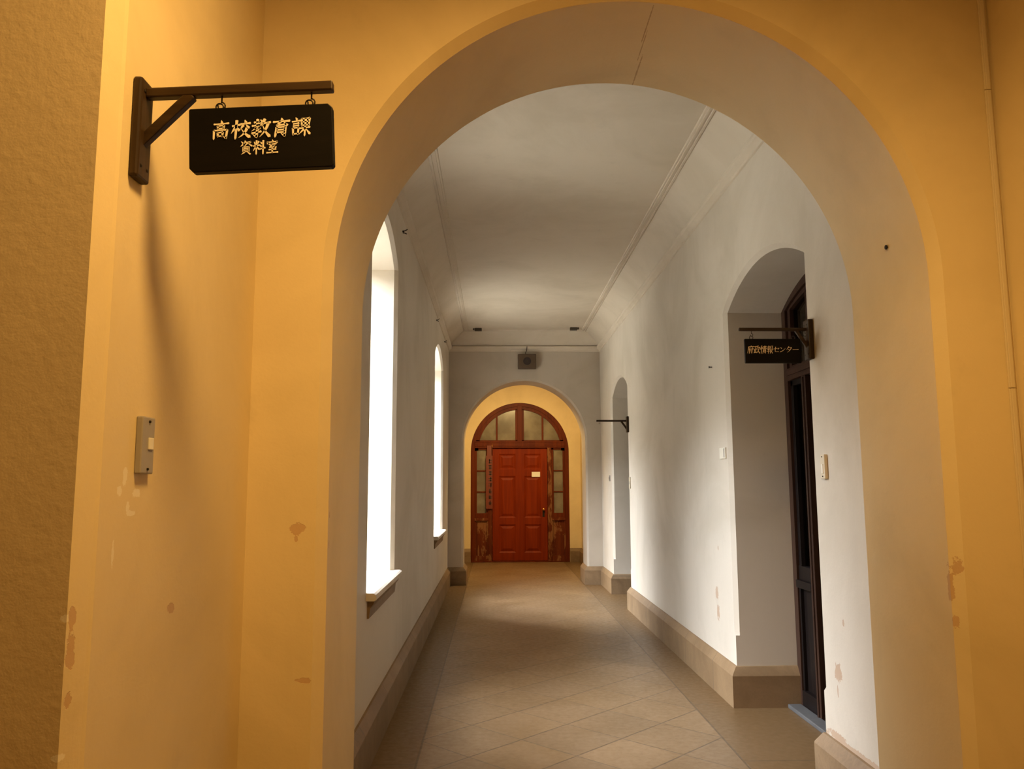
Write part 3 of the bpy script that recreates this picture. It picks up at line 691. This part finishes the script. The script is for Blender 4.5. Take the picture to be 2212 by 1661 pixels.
# ------------------------------------------------------------------ switches and plates
def plate(name, loc, nrm, w_, h_, t_, mat, label, cat, extra=None):
    """box on a wall; nrm=+1 faces +x (left wall), -1 faces -x"""
    root = empty(name, loc); tag(root, label, cat)
    m_ = MB(); x0, x1 = sorted((0, nrm*t_)); m_.box(x0, -w_/2, -h_/2, x1, w_/2, h_/2); m_.build('faceplate', mat, root, bevel=.003)
    if extra:
        for nm, y, z, ww, hh, mt in extra:
            m_ = MB(); x0, x1 = sorted((nrm*(t_-.001), nrm*(t_+.004))); m_.box(x0, y-ww/2, z-hh/2, x1, y+ww/2, z+hh/2); m_.build(nm, mt, root, bevel=.0015)
    return root
plate('light_switch', (-WV, 1.915, 1.697), 1, .068, .134, .016, M['grey_switch'], 'grey upright light switch on the orange left pier', 'light switch',
      [('rocker', .010, .004, .024, .028, M['white_plastic']), ('screw', 0, .056, .006, .006, M['iron']), ('screw', 0, -.056, .006, .006, M['iron'])])
plate('light_switch', (WR, 4.265, 1.692), -1, .055, .130, .018, M['aged_plastic'], 'cream light switch on the white pier right of the nearer dark door', 'light switch',
      [('rocker', 0, -.012, .022, .05, M['white_plastic']), ('screw', 0, .052, .006, .006, M['iron']), ('screw', 0, -.052, .006, .006, M['iron'])])
plate('wall_plate', (WR, 6.165, 1.838), -1, .15, .085, .014, M['white_plastic'], 'small white blank plate just beyond the nearer dark door', 'wall plate', [('cover_strip', -.055, 0, .012, .07, M['grey_switch'])])
plate('light_switch', (WR, 10.49, 1.625), -1, .06, .15, .014, M['aged_plastic'], 'narrow brownish switch below the empty bracket', 'light switch', [('rocker', 0, 0, .02, .04, M['grey_switch'])])
plate('wall_plate', (WR, 12.33, 1.70), -1, .07, .09, .014, M['grey_switch'], 'small dark plate between the farther dark door and the far wall', 'wall plate', [('cover_strip', 0, 0, .03, .04, M['iron'])])

# cable cover strip in the corner of the near wall: three lengths
root = empty('cable_cover', (1.310, Y1, 0)); tag(root, 'thin painted cable cover running up the right corner of the near wall', 'cable cover')
for z0, z1 in ((.3, 1.928), (1.930, 3.027), (3.029, 4.13)):
    m_ = MB(); m_.box(-.012, -.007, z0, .012, 0, z1); m_.box(-.006, -.0095, z0, .008, -.006, z1); m_.build('cover_length', M['duct'], root, bevel=.0015)

# nails and wall hooks
def nail(loc, ax, label):
    m_ = MB(); m_.lathe([(.004, -.004), (.004, .022), (.009, .022), (.009, .026)], Matrix.Translation(loc) @ Matrix.Rotation(R(90)*ax, 4, 'Y'), 12)
    tag(m_.build('wall_nail', M['iron']), label, 'nail')
nail((WR, 6.413, 2.546), -1, 'small dark nail in the right wall left of the hanging sign')
nail((1.063, 3.02, 2.52), -1, 'small dark nail in the inner side of the near arch')
for k_, (y, z) in enumerate(((6.50, 3.70), (10.40, 3.76), (12.05, 3.77))):
    root = empty('cable_clip', (WL, y, z))
    tag(root, ('dark cable clip under the picture rail above the nearer window', 'dark cable clip under the picture rail before the farther window', 'dark cable clip under the picture rail next to the far wall')[k_], 'clip', 'cable clips on the left wall')
    m_ = MB(); m_.box(0, -.022, -.006, .012, .022, .008); m_.build('clip_base', M['iron'], root, bevel=.002)
    for pr in ([(.008, -.018, .0), (.035, -.020, .012), (.040, -.012, .02)], [(.008, .018, 0), (.032, .020, -.01)]):
        m_ = MB(); m_.tube(pr, .004, 6); m_.build('clip_prong', M['iron'], root)

# loudspeaker box high on the far wall
root = empty('loudspeaker', (.046, YA, 3.647)); tag(root, 'brown box loudspeaker high on the far wall above the arch', 'loudspeaker')
m_ = MB(); m_.prism([(-.150, -.120), (.150, -.120), (.150, .120), (-.150, .120)], -.13, 0); m_.build('cabinet', M['speaker'], root, bevel=.008)
m_ = MB(); m_.lathe([(.066, 0), (.066, .006), (.056, .008), (.050, .003), (.01, .002)], Matrix.Translation((.0, -.128, 0)) @ Matrix.Rotation(R(90), 4, 'X'), 32); m_.build('grille', M['speaker_dark'], root)
m_ = MB(); m_.tube([(-.02, -.06, .115), (-.025, -.055, .15), (-.005, -.05, .19), (.0, -.052, .235), (.002, -.05, .262)], .006, 8); m_.build('cable', M['cable'], root)
# small dark fittings at the far end of the ceiling
for s_, x in ((0, -.762), (1, .790)):
    root = empty('ceiling_fitting', (x, 12.86 - .06*s_, ZC)); tag(root, 'small dark fitting on the ceiling above the far wall, ' + ('left' if s_ == 0 else 'right') + ' one of two', 'ceiling fitting', 'ceiling fittings')
    m_ = MB(); m_.box(-.058, -.03, -.045, .058, .03, 0); m_.build('housing', M['cable'], root, bevel=.004)
    m_ = MB(); m_.box(-.085 if s_ == 0 else .062, -.015, -.03, -.062 if s_ == 0 else .085, .015, 0); m_.build('side_bracket', M['cable'], root)

# things on the red door: paper notice, vertical plank
m_ = MB(); m_.box(.294, YD+.0505, 1.775, .470, YD+.0545, 1.883)
tag(m_.build('paper_notice', M['paper']), 'small white paper notice stuck on the red door', 'notice')
root = empty('name_plank', (-.612, YD-.002, 1.775)); tag(root, 'tall dark red name plank hung left of the red door leaf', 'sign')
m_ = MB(); m_.box(-.072, -.028, -.668, .072, -.006, .45); m_.box(-.050, -.028, .44, .050, -.006, .668); m_.build('board', M['plaque_wood'], root, bevel=.006)
random.seed(4)
for k_ in range(8):   # worn, unreadable brush marks down the plank
    z = .33 - k_*.125; m_ = MB()
    for q in range(4):
        dx, dz = random.uniform(-.02, .02), random.uniform(-.04, .04)
        if q % 2: m_.box(.02-.036+dx*.3, -.0295, z+dz-.008, .02+.036+dx*.3, -.0275, z+dz+.008)
        else: m_.box(.02+dx-.008, -.0295, z-.045, .02+dx+.008, -.0275, z+.045)
    m_.build('lettering', M['ink'], root, smooth=0)
m_ = MB(); m_.tube([(.062, -.010, .56), (.062, -.012, .72)], .005, 8); m_.build('hanger', M['brass'], root)
